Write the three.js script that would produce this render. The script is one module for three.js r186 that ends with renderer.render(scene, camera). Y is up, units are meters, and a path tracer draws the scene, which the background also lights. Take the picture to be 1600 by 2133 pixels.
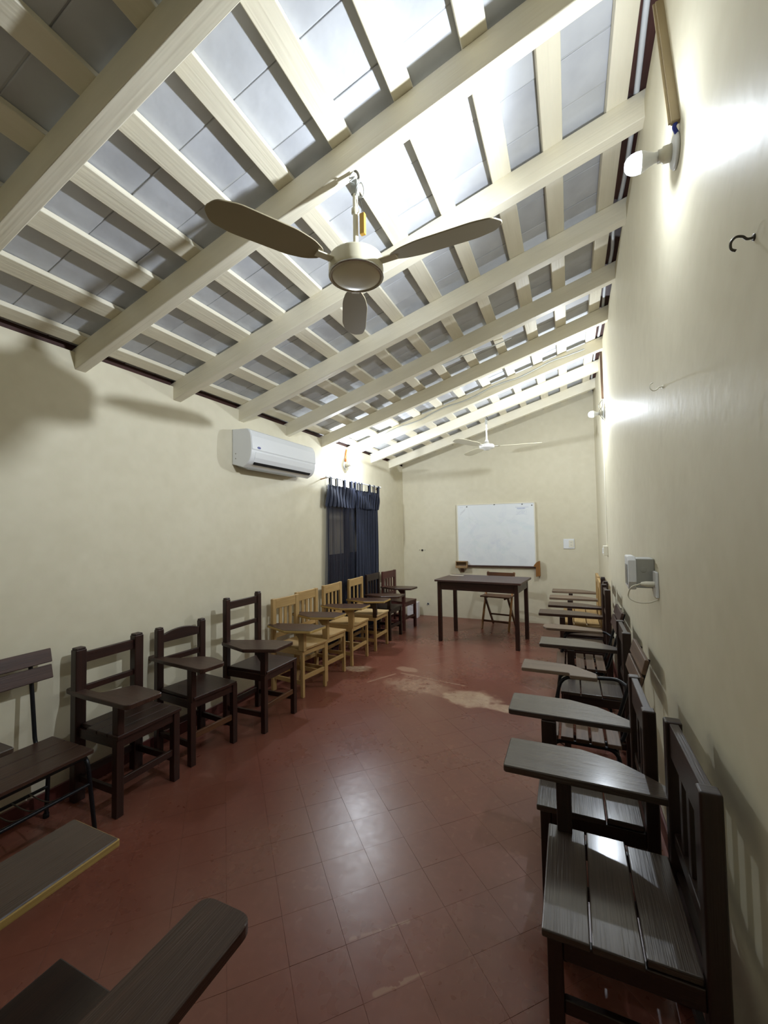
import * as THREE from 'three';
import { RoundedBoxGeometry } from 'three/addons/geometries/RoundedBoxGeometry.js';
import { mergeGeometries } from 'three/addons/utils/BufferGeometryUtils.js';

// ------------------------------------------------------------------ camera, exposure, lamps
const scene = new THREE.Scene();
scene.background = new THREE.Color(0x000000);
const renderer = new THREE.WebGLRenderer({ antialias: true });
renderer.toneMapping = THREE.LinearToneMapping;
renderer.toneMappingExposure = 0.31;
renderer.shadowMap.enabled = true;
const camera = new THREE.PerspectiveCamera(101.78, 1600 / 2133, 0.05, 40);
camera.position.set(2.5112, 1.40, 6.4127);
camera.rotation.set(0.03965, 0.41909, -0.01662, 'YXZ');
const LAMP = { color: new THREE.Color().setRGB(0.90, 0.985, 1.09), near: [5.2, 35], far: [17, 14], left: [18, 20] };

// ------------------------------------------------------------------ the room's measures
const W = 2.8604, D = 7.3, HL = 2.322, S = 0.287;         // width, length, underside of the rafters at the low wall, roof slope
const BEAM = 0.125, BAT = 0.03;                             // upright depth of rafters and battens
const under = x => HL + S * x;                              // underside of rafters
const tileY = x => HL + S * x + BEAM + BAT;                 // underside of the roof tiles
const ROOF = Math.atan(S);

// ------------------------------------------------------------------ seeded noise and helpers
let seed = 12345;
const rnd = () => { seed = (seed * 1664525 + 1013904223) >>> 0; return seed / 4294967296; };
const rr = (a, b) => a + (b - a) * rnd();
function hash(x, y, s) { let h = (x * 374761393 + y * 668265263 + s * 1274126177) | 0; h = Math.imul(h ^ (h >>> 13), 1274126177); return ((h ^ (h >>> 16)) >>> 0) / 4294967296; }
function vnoise(x, y, px, py, s) {                           // value noise, periodic in px, py
  const xi = Math.floor(x), yi = Math.floor(y), fx = x - xi, fy = y - yi;
  const u = fx * fx * (3 - 2 * fx), v = fy * fy * (3 - 2 * fy), m = (a, b) => ((a % b) + b) % b;
  const x0 = m(xi, px), x1 = m(xi + 1, px), y0 = m(yi, py), y1 = m(yi + 1, py);
  const a = hash(x0, y0, s), b = hash(x1, y0, s), c = hash(x0, y1, s), d = hash(x1, y1, s);
  return (a + (b - a) * u) * (1 - v) + (c + (d - c) * u) * v;
}
function fbm(u, v, fu, fv, oct, s) {                         // u, v in 0..1
  let t = 0, a = 0.5, n = 0;
  for (let o = 0; o < oct; o++) { t += a * vnoise(u * fu, v * fv, fu, fv, s + o); n += a; a *= 0.5; fu *= 2; fv *= 2; }
  return t / n;
}
const clamp = (x, a = 0, b = 1) => Math.min(b, Math.max(a, x));
const smooth = (a, b, x) => { const t = clamp((x - a) / (b - a)); return t * t * (3 - 2 * t); };
function dataTex(w, h, fn, srgb, rep) {
  const d = new Uint8Array(w * h * 4);
  for (let j = 0; j < h; j++) for (let i = 0; i < w; i++) {
    const c = fn(i / w, j / h), k = (j * w + i) * 4;
    if (typeof c === 'number') { d[k] = d[k + 1] = d[k + 2] = clamp(c) * 255; } else { d[k] = clamp(c[0] / 255) * 255; d[k + 1] = clamp(c[1] / 255) * 255; d[k + 2] = clamp(c[2] / 255) * 255; }
    d[k + 3] = 255;
  }
  const t = new THREE.DataTexture(d, w, h, THREE.RGBAFormat);
  t.magFilter = THREE.LinearFilter; t.minFilter = THREE.LinearFilter;
  t.wrapS = t.wrapT = THREE.RepeatWrapping;
  if (srgb) t.colorSpace = THREE.SRGBColorSpace;
  if (rep) t.repeat.set(rep[0], rep[1]);
  t.needsUpdate = true;
  return t;
}
const mix3 = (a, b, t) => [a[0] + (b[0] - a[0]) * t, a[1] + (b[1] - a[1]) * t, a[2] + (b[2] - a[2]) * t];

// ------------------------------------------------------------------ materials
const std = o => new THREE.MeshStandardMaterial(o);
const phy = o => new THREE.MeshPhysicalMaterial(o);
function wood(dark, light, s, o) {                           // grain runs along u; 0.8 m by 0.2 m
  const map = dataTex(512, 256, (u, v) => {
    const w = fbm(u, v, 3, 4, 2, s + 40) * 0.10;
    const g = fbm(u, v + w, 3, 26, 3, s), f = fbm(u, v + w, 8, 90, 2, s + 9), b = fbm(u, v, 4, 3, 3, s + 17);
    return mix3(dark, light, clamp(0.55 * g + 0.25 * f + 0.45 * b - 0.12));
  }, true, [1 / 0.8, 1 / 0.2]);
  const bump = dataTex(512, 256, (u, v) => 0.6 * fbm(u, v, 8, 90, 2, s + 9) + 0.4 * fbm(u, v, 14, 8, 3, s + 3), false, [1 / 0.8, 1 / 0.2]);
  return phy(Object.assign({ map, bumpMap: bump, bumpScale: 0.0006, roughness: 0.45 }, o));
}
const M = {};
M.mahogany = wood([26, 12, 8], [64, 32, 22], 1, { roughness: 0.42, clearcoat: 0.12, clearcoatRoughness: 0.3 });
M.umber = wood([24, 12, 8], [52, 29, 18], 2, { roughness: 0.42, clearcoat: 0.12, clearcoatRoughness: 0.3 });
M.plum = wood([46, 29, 25], [88, 62, 54], 3, { roughness: 0.42 });
M.pine = wood([158, 126, 76], [200, 168, 116], 4, { roughness: 0.5 });
M.pinePale = wood([170, 138, 92], [222, 196, 148], 5, { roughness: 0.55 });
M.tabletDark = wood([45, 28, 21], [76, 51, 40], 6, { roughness: 0.34, bumpScale: 0.0012 });
M.tabletGrey = wood([46, 36, 30], [72, 59, 49], 7, { roughness: 0.42, bumpScale: 0.0016, clearcoat: 0.55, clearcoatRoughness: 0.16 });
M.tabletTan = wood([92, 76, 62], [140, 120, 100], 8, { roughness: 0.5 });
M.slatTan = wood([64, 48, 38], [128, 100, 80], 9, { roughness: 0.45 });
M.walnut = wood([58, 34, 20], [116, 76, 46], 10, { roughness: 0.45 });
M.bracket = wood([112, 72, 30], [164, 116, 58], 11, { roughness: 0.5 });
M.boxWood = wood([128, 100, 66], [172, 142, 102], 15, { roughness: 0.6 });
M.redwood = wood([58, 27, 24], [102, 58, 50], 16, { roughness: 0.42 });
M.rawEdge = wood([150, 120, 62], [206, 176, 110], 12, { roughness: 0.7 });
M.steel = std({ color: 0x14161c, roughness: 0.38, metalness: 0.35 });
M.chrome = std({ color: 0xb8b6b0, roughness: 0.25, metalness: 0.9 });
M.wire = std({ color: 0x5a5650, roughness: 0.4, metalness: 0.7 });

const plasterBump = dataTex(512, 512, (u, v) => 0.75 * fbm(u, v, 5, 4, 4, 71) + 0.25 * fbm(u, v, 60, 60, 2, 75), false, [1 / 1.6, 1 / 1.6]);
const wallCol = (a, b, s) => dataTex(512, 512, (u, v) => {
  const n = 0.6 * fbm(u, v, 4, 3, 4, s) + 0.4 * fbm(u, v, 40, 40, 2, s + 5);
  return mix3(a, b, n);
}, true, [1 / 2.3, 1 / 2.3]);
M.wall = phy({ map: wallCol([207, 199, 174], [223, 216, 193], 81), bumpMap: plasterBump, bumpScale: 0.0016, roughness: 0.5, specularIntensity: 0.35 });
M.paintWood = phy({ map: dataTex(512, 256, (u, v) => mix3([220, 212, 188], [238, 231, 210], 0.15 * fbm(u, v, 6, 24, 3, 91) + 0.85 * fbm(u, v, 5, 4, 4, 92)), true, [1 / 1.3, 1 / 0.3]), bumpMap: dataTex(512, 256, (u, v) => 0.6 * fbm(u, v, 4, 40, 2, 93) + 0.4 * fbm(u, v, 12, 8, 3, 94), false, [1 / 1.3, 1 / 0.3]), bumpScale: 0.0012, roughness: 0.5 });
M.tileWhite = [0, 1, 2].map(k => phy({ map: dataTex(256, 256, (u, v) => mix3([178 - k * 5, 180 - k * 5, 184 - k * 4], [203, 205, 209], fbm(u, v, 4, 4, 4, 101 + k * 7)), true, [1 / 0.6, 1 / 0.6]), bumpMap: dataTex(256, 256, (u, v) => fbm(u, v, 6, 6, 4, 104 + k * 7), false, [1 / 0.6, 1 / 0.6]), bumpScale: 0.004, roughness: 0.6 }));
M.mortar = std({ color: 0xb4b5b6, roughness: 0.8 });
M.plateBrown = wood([44, 24, 20], [84, 48, 40], 13, { roughness: 0.7 });
M.whitePlastic = phy({ color: 0xe6e8ea, roughness: 0.3 });
M.greyPlastic = phy({ color: 0x9c9c94, roughness: 0.45 });
M.ivory = phy({ color: 0xe4dfcd, roughness: 0.35 });
M.duct = phy({ color: 0xa89674, roughness: 0.4 });
M.black = std({ color: 0x0b0b0d, roughness: 0.6 });
M.cable = std({ color: 0xd9dde0, roughness: 0.5 });
M.fanEnamel = phy({ color: 0xd6cfb4, roughness: 0.32, clearcoat: 0.4, clearcoatRoughness: 0.2 });
M.fanWhite = phy({ color: 0xe2e0d8, roughness: 0.35 });
M.bladeTan = phy({ color: 0x9a8f74, roughness: 0.5 });

// floor: red oxide paint over cement tiles, one drawing for the whole floor (u = x / FW, v = z / FD)
const FW = 3.0, FD = 7.5;
const blob = (x, z, cx, cz, rx, rz, n) => 1 - smooth(0.72, 1.06, Math.hypot((x - cx) / rx, (z - cz) / rz) + (n - 0.5) * 0.95);
function floorAt(u, v) {
  const x = u * FW, z = v * FD;
  const n1 = fbm(u, v, 6, 15, 4, 201), n2 = fbm(u, v, 130, 325, 2, 207), n3 = fbm(u, v, 3, 8, 3, 211);
  let c = mix3([98, 55, 44], [141, 86, 70], clamp(0.28 * n1 + 0.14 * n2 + 0.45 * n3 + 0.06));
  const rub = smooth(0.40, 0.85, fbm(u, v, 7, 18, 3, 231)) * 0.22;                     // paint rubbed towards the cement
  c = mix3(c, [140, 108, 92], rub);
  const e = fbm(u, v, 26, 65, 4, 241), e2 = fbm(u, v, 90, 220, 3, 251);
  let w = Math.max(blob(x, z, 1.74, 2.98, 0.24, 0.17, e), 0.95 * blob(x, z, 2.06, 3.07, 0.36, 0.085, e), 0.6 * blob(x, z, 2.42, 3.1, 0.34, 0.07, e));
  w *= 0.78 + 0.4 * (e2 - 0.5);
  w = Math.max(w, 0.75 * blob(x, z, 0.52, 2.66, 0.17, 0.10, e) * (0.6 + 0.8 * e2));
  w = Math.max(w, 0.42 * blob(x, z, 1.18, 2.88, 0.34, 0.20, e) * smooth(0.38, 0.6, e2 + 0.12));
  w = Math.max(w, 0.5 * blob(x, z, 0.98, 2.50, 0.12, 0.07, e));
  const ln = (ax, az, bx, bz, t) => { const dx = bx - ax, dz = bz - az, k = clamp(((x - ax) * dx + (z - az) * dz) / (dx * dx + dz * dz)); return (1 - smooth(t * 0.4, t, Math.hypot(x - ax - dx * k, z - az - dz * k) + (e - 0.5) * 0.02)); };
  w = Math.max(w, 0.5 * ln(0.98, 2.62, 1.62, 2.72, 0.012), 0.5 * ln(0.78, 2.95, 0.93, 2.66, 0.014));
  w = Math.max(w, 0.35 * ln(1.775, 5.121, 1.94, 4.98, 0.010) * (e2 > 0.42), 0.4 * ln(1.93, 5.235, 2.06, 5.105, 0.008) * (e2 > 0.4));
  c = mix3(c, mix3([176, 150, 124], [206, 188, 164], e), clamp(w));
  const sc = smooth(0.80, 0.86, fbm(u, v, 150, 375, 1, 261)) * (n3 > 0.5 ? 1 : 0.4);    // flecks
  c = mix3(c, [170, 140, 122], 0.12 * sc);
  return c;
}
const floorMap = dataTex(1024, 2048, floorAt, true);
const floorRough = dataTex(512, 1024, (u, v) => 0.26 + 0.12 * fbm(u, v, 10, 25, 3, 271) + 0.06 * fbm(u, v, 120, 300, 2, 275), false);
const floorBump = dataTex(512, 1024, (u, v) => 0.7 * fbm(u, v, 24, 60, 3, 281) + 0.3 * fbm(u, v, 120, 300, 2, 285), false);
M.floor = phy({ map: floorMap, roughnessMap: floorRough, roughness: 0.85, bumpMap: floorBump, bumpScale: 0.0007 });
M.grout = std({ color: 0x703f34, roughness: 0.75 });
M.skirting = phy({ map: dataTex(256, 128, (u, v) => mix3([74, 32, 28], [106, 54, 44], fbm(u, v, 6, 3, 4, 291)), true, [1, 1]), roughness: 0.5 });

// ------------------------------------------------------------------ object bookkeeping
const taken = new Map();
function numbered(n) { const k = taken.get(n) || 0; taken.set(n, k + 1); return k ? `${n}_${String(k).padStart(3, '0')}` : n; }
function thing(name, label, category, pos = [0, 0, 0], turn = 0, group) {
  const o = new THREE.Group(); o.name = numbered(name); scene.add(o);
  o.position.set(...pos); o.rotation.y = turn; o.userData = { label, category };
  if (group) o.userData.group = group;
  return o;
}
function struct(name, obj, label) { obj.name = name; obj.userData = { kind: 'structure', label, category: name.split('_')[0] }; scene.add(obj); return obj; }
function part(name, geo, mat, parent, pos, rot) {
  const m = new THREE.Mesh(geo, mat); m.name = name; m.castShadow = m.receiveShadow = true; parent.add(m);
  if (pos) m.position.set(...pos);
  if (rot) m.rotation.set(...rot);
  return m;
}
// ------------------------------------------------------------------ shapes
const cache = new Map();
function setUV(g, axis, off) {                               // u along the grain axis, v across, in metres
  const p = g.attributes.position, n = g.attributes.normal, uv = new Float32Array(p.count * 2);
  const ax = [0, 1, 2].filter(a => a !== axis);
  const P = (i, a) => a === 0 ? p.getX(i) : a === 1 ? p.getY(i) : p.getZ(i), N = (i, a) => Math.abs(a === 0 ? n.getX(i) : a === 1 ? n.getY(i) : n.getZ(i));
  for (let i = 0; i < p.count; i++) {
    let u, v;
    if (N(i, axis) > 0.8) { u = P(i, ax[0]); v = P(i, ax[1]); } else if (N(i, ax[0]) > N(i, ax[1])) { u = P(i, axis); v = P(i, ax[1]); } else { u = P(i, axis); v = P(i, ax[0]); }
    uv[i * 2] = u + off[0]; uv[i * 2 + 1] = v + off[1];
  }
  g.setAttribute('uv', new THREE.BufferAttribute(uv, 2));
  return g;
}
function rbox(w, h, d, r = 0.003) {                          // rounded box, a few grain variants of each size
  const v = Math.floor(rnd() * 3), key = [w, h, d, r].map(x => x.toFixed(4)).join() + v;
  if (!cache.has(key)) {
    const g = new RoundedBoxGeometry(w, h, d, 1, Math.min(r, w / 2.01, h / 2.01, d / 2.01));
    const axis = w >= h && w >= d ? 0 : h >= d ? 1 : 2;
    cache.set(key, setUV(g, axis, [v * 0.31 + 0.1, v * 0.173]));
  }
  return cache.get(key);
}
function box(name, parent, mat, x0, x1, y0, y1, z0, z1, r) { return part(name, rbox(x1 - x0, y1 - y0, z1 - z0, r), mat, parent, [(x0 + x1) / 2, (y0 + y1) / 2, (z0 + z1) / 2]); }
function bar(name, parent, mat, a, b, w, h, r) {             // a straight board from a to b; w sideways, h upwards
  const A = new THREE.Vector3(...a), B = new THREE.Vector3(...b), L = A.distanceTo(B);
  const m = part(name, rbox(L, h, w, r), mat, parent);
  const X = B.clone().sub(A).normalize(), up = Math.abs(X.y) > 0.95 ? new THREE.Vector3(1, 0, 0) : new THREE.Vector3(0, 1, 0);
  const Z = X.clone().cross(up).normalize(), Y = Z.clone().cross(X);
  m.quaternion.setFromRotationMatrix(new THREE.Matrix4().makeBasis(X, Y, Z));
  m.position.copy(A.add(B).multiplyScalar(0.5));
  return m;
}
function tube(name, parent, mat, pts, r, seg = 8, smoothness = 0.5) {
  const c = new THREE.CatmullRomCurve3(pts.map(p => new THREE.Vector3(...p)), false, 'catmullrom', smoothness);
  return part(name, new THREE.TubeGeometry(c, Math.max(8, pts.length * seg), r, 8, false), mat, parent);
}
function bent(pts, rad = 0.04) {                             // corner points with rounded bends, for pipes
  const V = pts.map(p => new THREE.Vector3(...p)), out = [V[0]];
  for (let i = 1; i < V.length - 1; i++) {
    const a = V[i - 1].clone().sub(V[i]), b = V[i + 1].clone().sub(V[i]), k = Math.min(rad, a.length() * 0.45, b.length() * 0.45);
    a.setLength(k).add(V[i]); b.setLength(k).add(V[i]);
    for (let t = 0; t <= 4; t++) { const s = t / 4; out.push(a.clone().multiplyScalar((1 - s) ** 2).add(V[i].clone().multiplyScalar(2 * s * (1 - s))).add(b.clone().multiplyScalar(s * s))); }
  }
  out.push(V[V.length - 1]);
  return out;
}
function pipe(name, parent, mat, pts, r, rad) {
  const P = bent(pts, rad), path = new THREE.CurvePath();
  for (let i = 0; i < P.length - 1; i++) if (P[i].distanceTo(P[i + 1]) > 1e-5) path.add(new THREE.LineCurve3(P[i], P[i + 1]));
  return part(name, new THREE.TubeGeometry(path, P.length * 5, r, 8, false), mat, parent);
}
function plate(outline, t, bevel = 0.003, round = 0) {       // flat board from an outline in (x, z), top at 0, thickness t
  const s = new THREE.Shape(), n = outline.length, P = outline.map(a => new THREE.Vector2(a[0], -a[1]));
  for (let i = 0; i < n; i++) {
    const p = P[i], a = P[(i + n - 1) % n].clone().sub(p), b = P[(i + 1) % n].clone().sub(p), k = Math.min(round, a.length() * 0.45, b.length() * 0.45);
    const A = a.setLength(Math.max(k, 1e-4)).add(p), B = b.setLength(Math.max(k, 1e-4)).add(p);
    if (i === 0) s.moveTo(A.x, A.y); else s.lineTo(A.x, A.y);
    s.quadraticCurveTo(p.x, p.y, B.x, B.y);
  }
  s.closePath();
  const g = new THREE.ExtrudeGeometry(s, { depth: t - 2 * bevel, bevelEnabled: true, bevelSize: bevel, bevelThickness: bevel, bevelOffset: -bevel, bevelSegments: 1, curveSegments: 6, steps: 1 });
  g.rotateX(-Math.PI / 2); g.translate(0, -(t - bevel), 0);
  return setUV(g, 0, [rnd() * 0.5, rnd() * 0.15]);
}
function extrudeXY(pts, depth, bevel = 0.002) {
  const s = new THREE.Shape(pts.map(p => new THREE.Vector2(...p)));
  return new THREE.ExtrudeGeometry(s, { depth: depth - 2 * bevel, bevelEnabled: bevel > 0, bevelSize: bevel, bevelThickness: bevel, bevelOffset: -bevel, bevelSegments: 2, curveSegments: 8, steps: 1 }).translate(0, 0, bevel);
}
const lathe = (pts, seg = 32) => new THREE.LatheGeometry(pts.map(p => new THREE.Vector2(...p)), seg);
function wallGeo(pts, depth) { const g = new THREE.ExtrudeGeometry(new THREE.Shape(pts.map(p => new THREE.Vector2(...p))), { depth, bevelEnabled: false, steps: 1 }); return g; }

// ================================================================== ROOM SHELL
// low wall on the left with the doorway behind the curtain
const DZ0 = 1.16, DZ1 = 2.36, DY = 1.86;
{
  const pts = [[-0.1, 0], [-0.1, HL + 0.098], [-(D + 0.2), HL + 0.098], [-(D + 0.2), 0], [-DZ1, 0], [-DZ1, DY], [-DZ0, DY], [-DZ0, 0]].map(p => [p[0] + 0, p[1]]);
  pts[0][0] = 0.2; pts[1][0] = 0.2;
  const g = wallGeo(pts, 0.18); g.rotateY(Math.PI / 2); g.translate(-0.18, 0, 0);
  const w = new THREE.Mesh(g, M.wall); w.castShadow = w.receiveShadow = true; struct('wall_left', w, 'cream painted low side wall with the air conditioner');
}
{
  const g = wallGeo([[0.2, 0], [0.2, under(W) + 0.085], [-(D + 0.2), under(W) + 0.085], [-(D + 0.2), 0]], 0.2); g.rotateY(Math.PI / 2); g.translate(W, 0, 0);
  const w = new THREE.Mesh(g, M.wall); w.castShadow = w.receiveShadow = true; struct('wall_right', w, 'glossy cream high side wall with two wall lamps');
}
for (const [n, z, label] of [['wall_back', -0.2, 'cream end wall with the whiteboard'], ['wall_front', D, 'cream end wall behind the camera']]) {
  const g = wallGeo([[-0.0, 0], [W, 0], [W, tileY(W)], [0, tileY(0)]], 0.2); g.translate(0, 0, z);
  const w = new THREE.Mesh(g, M.wall); w.castShadow = w.receiveShadow = true; struct(n, w, label);
}
{ // timber plates that close the gap between wall heads and roof
  const t1 = new THREE.Group(); struct('trim_1', t1, 'dark timber plate on the head of the low wall');
  box('wall_plate', t1, M.plateBrown, -0.2, -0.03, HL + 0.098, tileY(0) + 0.02, -0.2, D + 0.2);
  const t2 = new THREE.Group(); struct('trim_2', t2, 'dark brown timber plate on the head of the high wall');
  box('ceiling_board', t2, M.plateBrown, 2.799, W + 0.034, tileY(2.83) - 0.016, tileY(2.83) + 0.012, -0.2, D + 0.2);
  box('wall_plate', t2, M.plateBrown, W + 0.035, W + 0.2, under(W) + 0.085, tileY(W) + 0.06, -0.2, D + 0.2);
}
for (const [n, x0, x1, label] of [['baseboard_left', 0, 0.012, 'dark red skirting along the low wall'], ['baseboard_right', W - 0.012, W, 'dark red skirting along the high wall']]) {
  const gr = new THREE.Group(); struct(n, gr, label);
  if (n === 'baseboard_left') { box('board', gr, M.skirting, x0, x1, 0.001, 0.078, 0.001, DZ0 - 0.06); box('board', gr, M.skirting, x0, x1, 0.001, 0.078, DZ1 + 0.06, D); } else box('board', gr, M.skirting, x0, x1, 0.001, 0.078, 0.001, D);
}

// ---- floor: square cement tiles laid diagonally
{
  const gr = new THREE.Group(); struct('floor', gr, 'red painted cement tile floor laid on the diagonal');
  const bed = new THREE.BoxGeometry(W + 0.4, 0.1, D + 0.4); part('bed', bed, M.grout, gr, [W / 2, -0.0519, D / 2]);
  const P = 0.2665, tiles = [];
  const clip = (poly, ax, val, keep) => { const out = []; for (let i = 0; i < poly.length; i++) { const a = poly[i], b = poly[(i + 1) % poly.length], ia = keep * (a[ax] - val) >= 0, ib = keep * (b[ax] - val) >= 0; if (ia) out.push(a); if (ia !== ib) { const t = (val - a[ax]) / (b[ax] - a[ax]); out.push([a[0] + (b[0] - a[0]) * t, a[1] + (b[1] - a[1]) * t]); } } return out; };
  const cam = camera.position, fwd = new THREE.Vector3(0, 0, -1).applyEuler(camera.rotation);
  for (let i = -60; i < 60; i++) for (let j = -60; j < 60; j++) {
    const a = -3.096 + i * P, b = 6.12 + j * P;                // x - z, x + z at the tile's low corner
    const cx = (a + b + P) / 2, cz = (b - a) / 2;
    if (cx < -0.2 || cx > W + 0.2 || cz < -0.2 || cz > D + 0.2) continue;
    const h = P / 2 - 0.00022;
    let poly = [[cx - h, cz], [cx, cz + h], [cx + h, cz], [cx, cz - h]];
    for (const [ax, v, k] of [[0, 0.0005, 1], [0, W - 0.0005, -1], [1, 0.0005, 1], [1, D - 0.0005, -1]]) poly = clip(poly, ax, v, k);
    if (poly.length < 3) continue;
    let area = 0; for (let q = 0; q < poly.length; q++) { const A = poly[q], B = poly[(q + 1) % poly.length]; area += A[0] * B[1] - A[1] * B[0]; }
    if (Math.abs(area) < 0.0006) continue;
    const tx = rr(-0.0032, 0.0032), tz = rr(-0.0032, 0.0032), ty = rr(-0.0003, 0.0001);
    const mx = poly.reduce((s, p) => s + p[0], 0) / poly.length, mz = poly.reduce((s, p) => s + p[1], 0) / poly.length;
    const v = new THREE.Vector3(mx, 0, mz).sub(cam), dist = v.length(), front = v.dot(fwd);
    const n = poly.length, pos = [], uv = [], idx = [];
    const put = (x, y, z) => { pos.push(x, y, z); uv.push(x / FW, z / FD); return pos.length / 3 - 1; };
    const B = 0.0004, top = p => ty + (p[0] - mx) * tx + (p[1] - mz) * tz;
    const inn = poly.map(p => { const dx = mx - p[0], dz = mz - p[1], l = Math.hypot(dx, dz); return [p[0] + dx / l * B * 1.5, p[1] + dz / l * B * 1.5]; });
    const T = inn.map(p => put(p[0], top(p), p[1]));
    for (let q = 1; q < n - 1; q++) idx.push(T[0], T[q], T[q + 1]);
    for (let q = 0; q < n; q++) {
      const r = (q + 1) % n;
      const a1 = put(inn[q][0], top(inn[q]), inn[q][1]), b1 = put(inn[r][0], top(inn[r]), inn[r][1]);
      const a2 = put(poly[q][0], top(poly[q]) - B, poly[q][1]), b2 = put(poly[r][0], top(poly[r]) - B, poly[r][1]);
      const a3 = put(poly[q][0], -0.006, poly[q][1]), b3 = put(poly[r][0], -0.006, poly[r][1]);
      idx.push(a1, a2, b1, b1, a2, b2, a2, a3, b2, b2, a3, b3);
    }
    const g = new THREE.BufferGeometry(); g.setAttribute('position', new THREE.Float32BufferAttribute(pos, 3)); g.setAttribute('uv', new THREE.Float32BufferAttribute(uv, 2)); g.setIndex(idx);
    const gg = g.toNonIndexed(); gg.computeVertexNormals();
    if (gg.attributes.normal.getY(0) < 0) { g.setIndex(idx.map((_, k) => idx[k - (k % 3) + 2 - (k % 3)])); }
    const gf = g.toNonIndexed(); gf.computeVertexNormals();
    const edge = mx < 0.4 ? 1.5 : mx > 2.45 ? 1.5 : 1;
    tiles.push({ g: gf, key: front < 0.2 || mz > 5.95 ? 99 + dist : dist * edge });
  }
  tiles.sort((a, b) => a.key - b.key);
  tiles.slice(0, 298).forEach(t => part('floor_tile', t.g, M.floor, gr));
  const rest = part('far_floor_tiles', mergeGeometries(tiles.slice(298).map(t => t.g)), M.floor, gr); rest.userData.kind = 'stuff';
}
// ---- roof: rafters, battens and whitewashed tiles seen from below
const BZ = []; for (let i = 9; i >= -1; i--) BZ.push(5.012 - 0.636 * (i - 2));    // front faces of the rafters
const BATS = [[0.022, 0.105], [0.304, 0.391], [0.59, 0.685], [0.867, 0.958], [1.14, 1.224], [1.41, 1.49], [1.68, 1.768], [1.951, 2.029], [2.213, 2.303], [2.447, 2.533], [2.712, 2.796]];
{
  const gr = new THREE.Group(); struct('ceiling', gr, 'sloping ceiling of cream rafters and battens under whitewashed roof tiles');
  const c = Math.cos(ROOF), L = (W + 0.16) / c;
  for (const z of BZ) {                                        // rafters run across the room
    const g = new RoundedBoxGeometry(L, BEAM * c, 0.062 + rr(-0.004, 0.004), 1, 0.005); setUV(g, 0, [rnd(), rnd()]);
    const x = W / 2, m = part('rafter', g, M.paintWood, gr, [x, under(x) + BEAM / 2, z - 0.031], [rr(-0.006, 0.006), 0, ROOF]);
    m.position.y += rr(-0.003, 0.003);
  }
  for (const [a, b] of BATS) {
    const x = (a + b) / 2, g = new RoundedBoxGeometry((b - a) / c, BAT * c, D + 0.3, 1, 0.004); setUV(g, 2, [rnd(), rnd()]);
    part('batten', g, M.paintWood, gr, [x, under(x) + BEAM + BAT / 2, D / 2], [0, 0, ROOF]);
  }
  const cols = [-0.13, ...BATS.map(b => (b[0] + b[1]) / 2), 2.799], tiles = [], cam = camera.position, fwd = new THREE.Vector3(0, 0, -1).applyEuler(camera.rotation);
  for (let i = 0; i < cols.length - 1; i++) for (let k = 0; k < 36; k++) {
    const z0 = -0.17 + k * 0.212, wx = (cols[i + 1] - cols[i]) / c - 0.003, x = (cols[i] + cols[i + 1]) / 2, z = z0 + 0.106;
    if (z0 > D + 0.1) continue;
    const y = tileY(x) + 0.013, v = new THREE.Vector3(x, y, z).sub(cam), p = new THREE.Vector3(x, y, z);
    tiles.push({ x, y, z, wx, key: v.dot(fwd) < 0.35 || z > 5.75 || z < 0.0 ? 90 + v.length() : v.length() });
  }
  tiles.sort((a, b) => a.key - b.key);
  const geo = new Map(), restGeo = [];
  tiles.forEach((t, n) => {
    const key = t.wx.toFixed(3) + Math.floor(rnd() * 2);
    if (!geo.has(key)) geo.set(key, setUV(new RoundedBoxGeometry(t.wx, 0.024, 0.2085, 1, 0.004), 2, [rnd(), rnd()]));
    const tilt = [rr(-0.012, 0.012), rr(-0.006, 0.006), ROOF + rr(-0.006, 0.006)], y = t.y + rr(0, 0.0035), mat = M.tileWhite[Math.floor(rnd() * 3)];
    if (n < 298) part('roof_tile', geo.get(key), mat, gr, [t.x, y, t.z], tilt);
    else { const g = geo.get(key).clone(); g.applyMatrix4(new THREE.Matrix4().compose(new THREE.Vector3(t.x, y, t.z), new THREE.Quaternion().setFromEuler(new THREE.Euler(...tilt)), new THREE.Vector3(1, 1, 1))); restGeo.push(g); }
  });
  part('far_roof_tiles', mergeGeometries(restGeo), M.tileWhite[0], gr).userData.kind = 'stuff';
  const bed = new THREE.BoxGeometry((W + 0.5) / c, 0.06, D + 0.5); part('mortar_bed', bed, M.mortar, gr, [W / 2, tileY(W / 2) + 0.006 + 0.031, D / 2], [0, 0, ROOF]);
}
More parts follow.
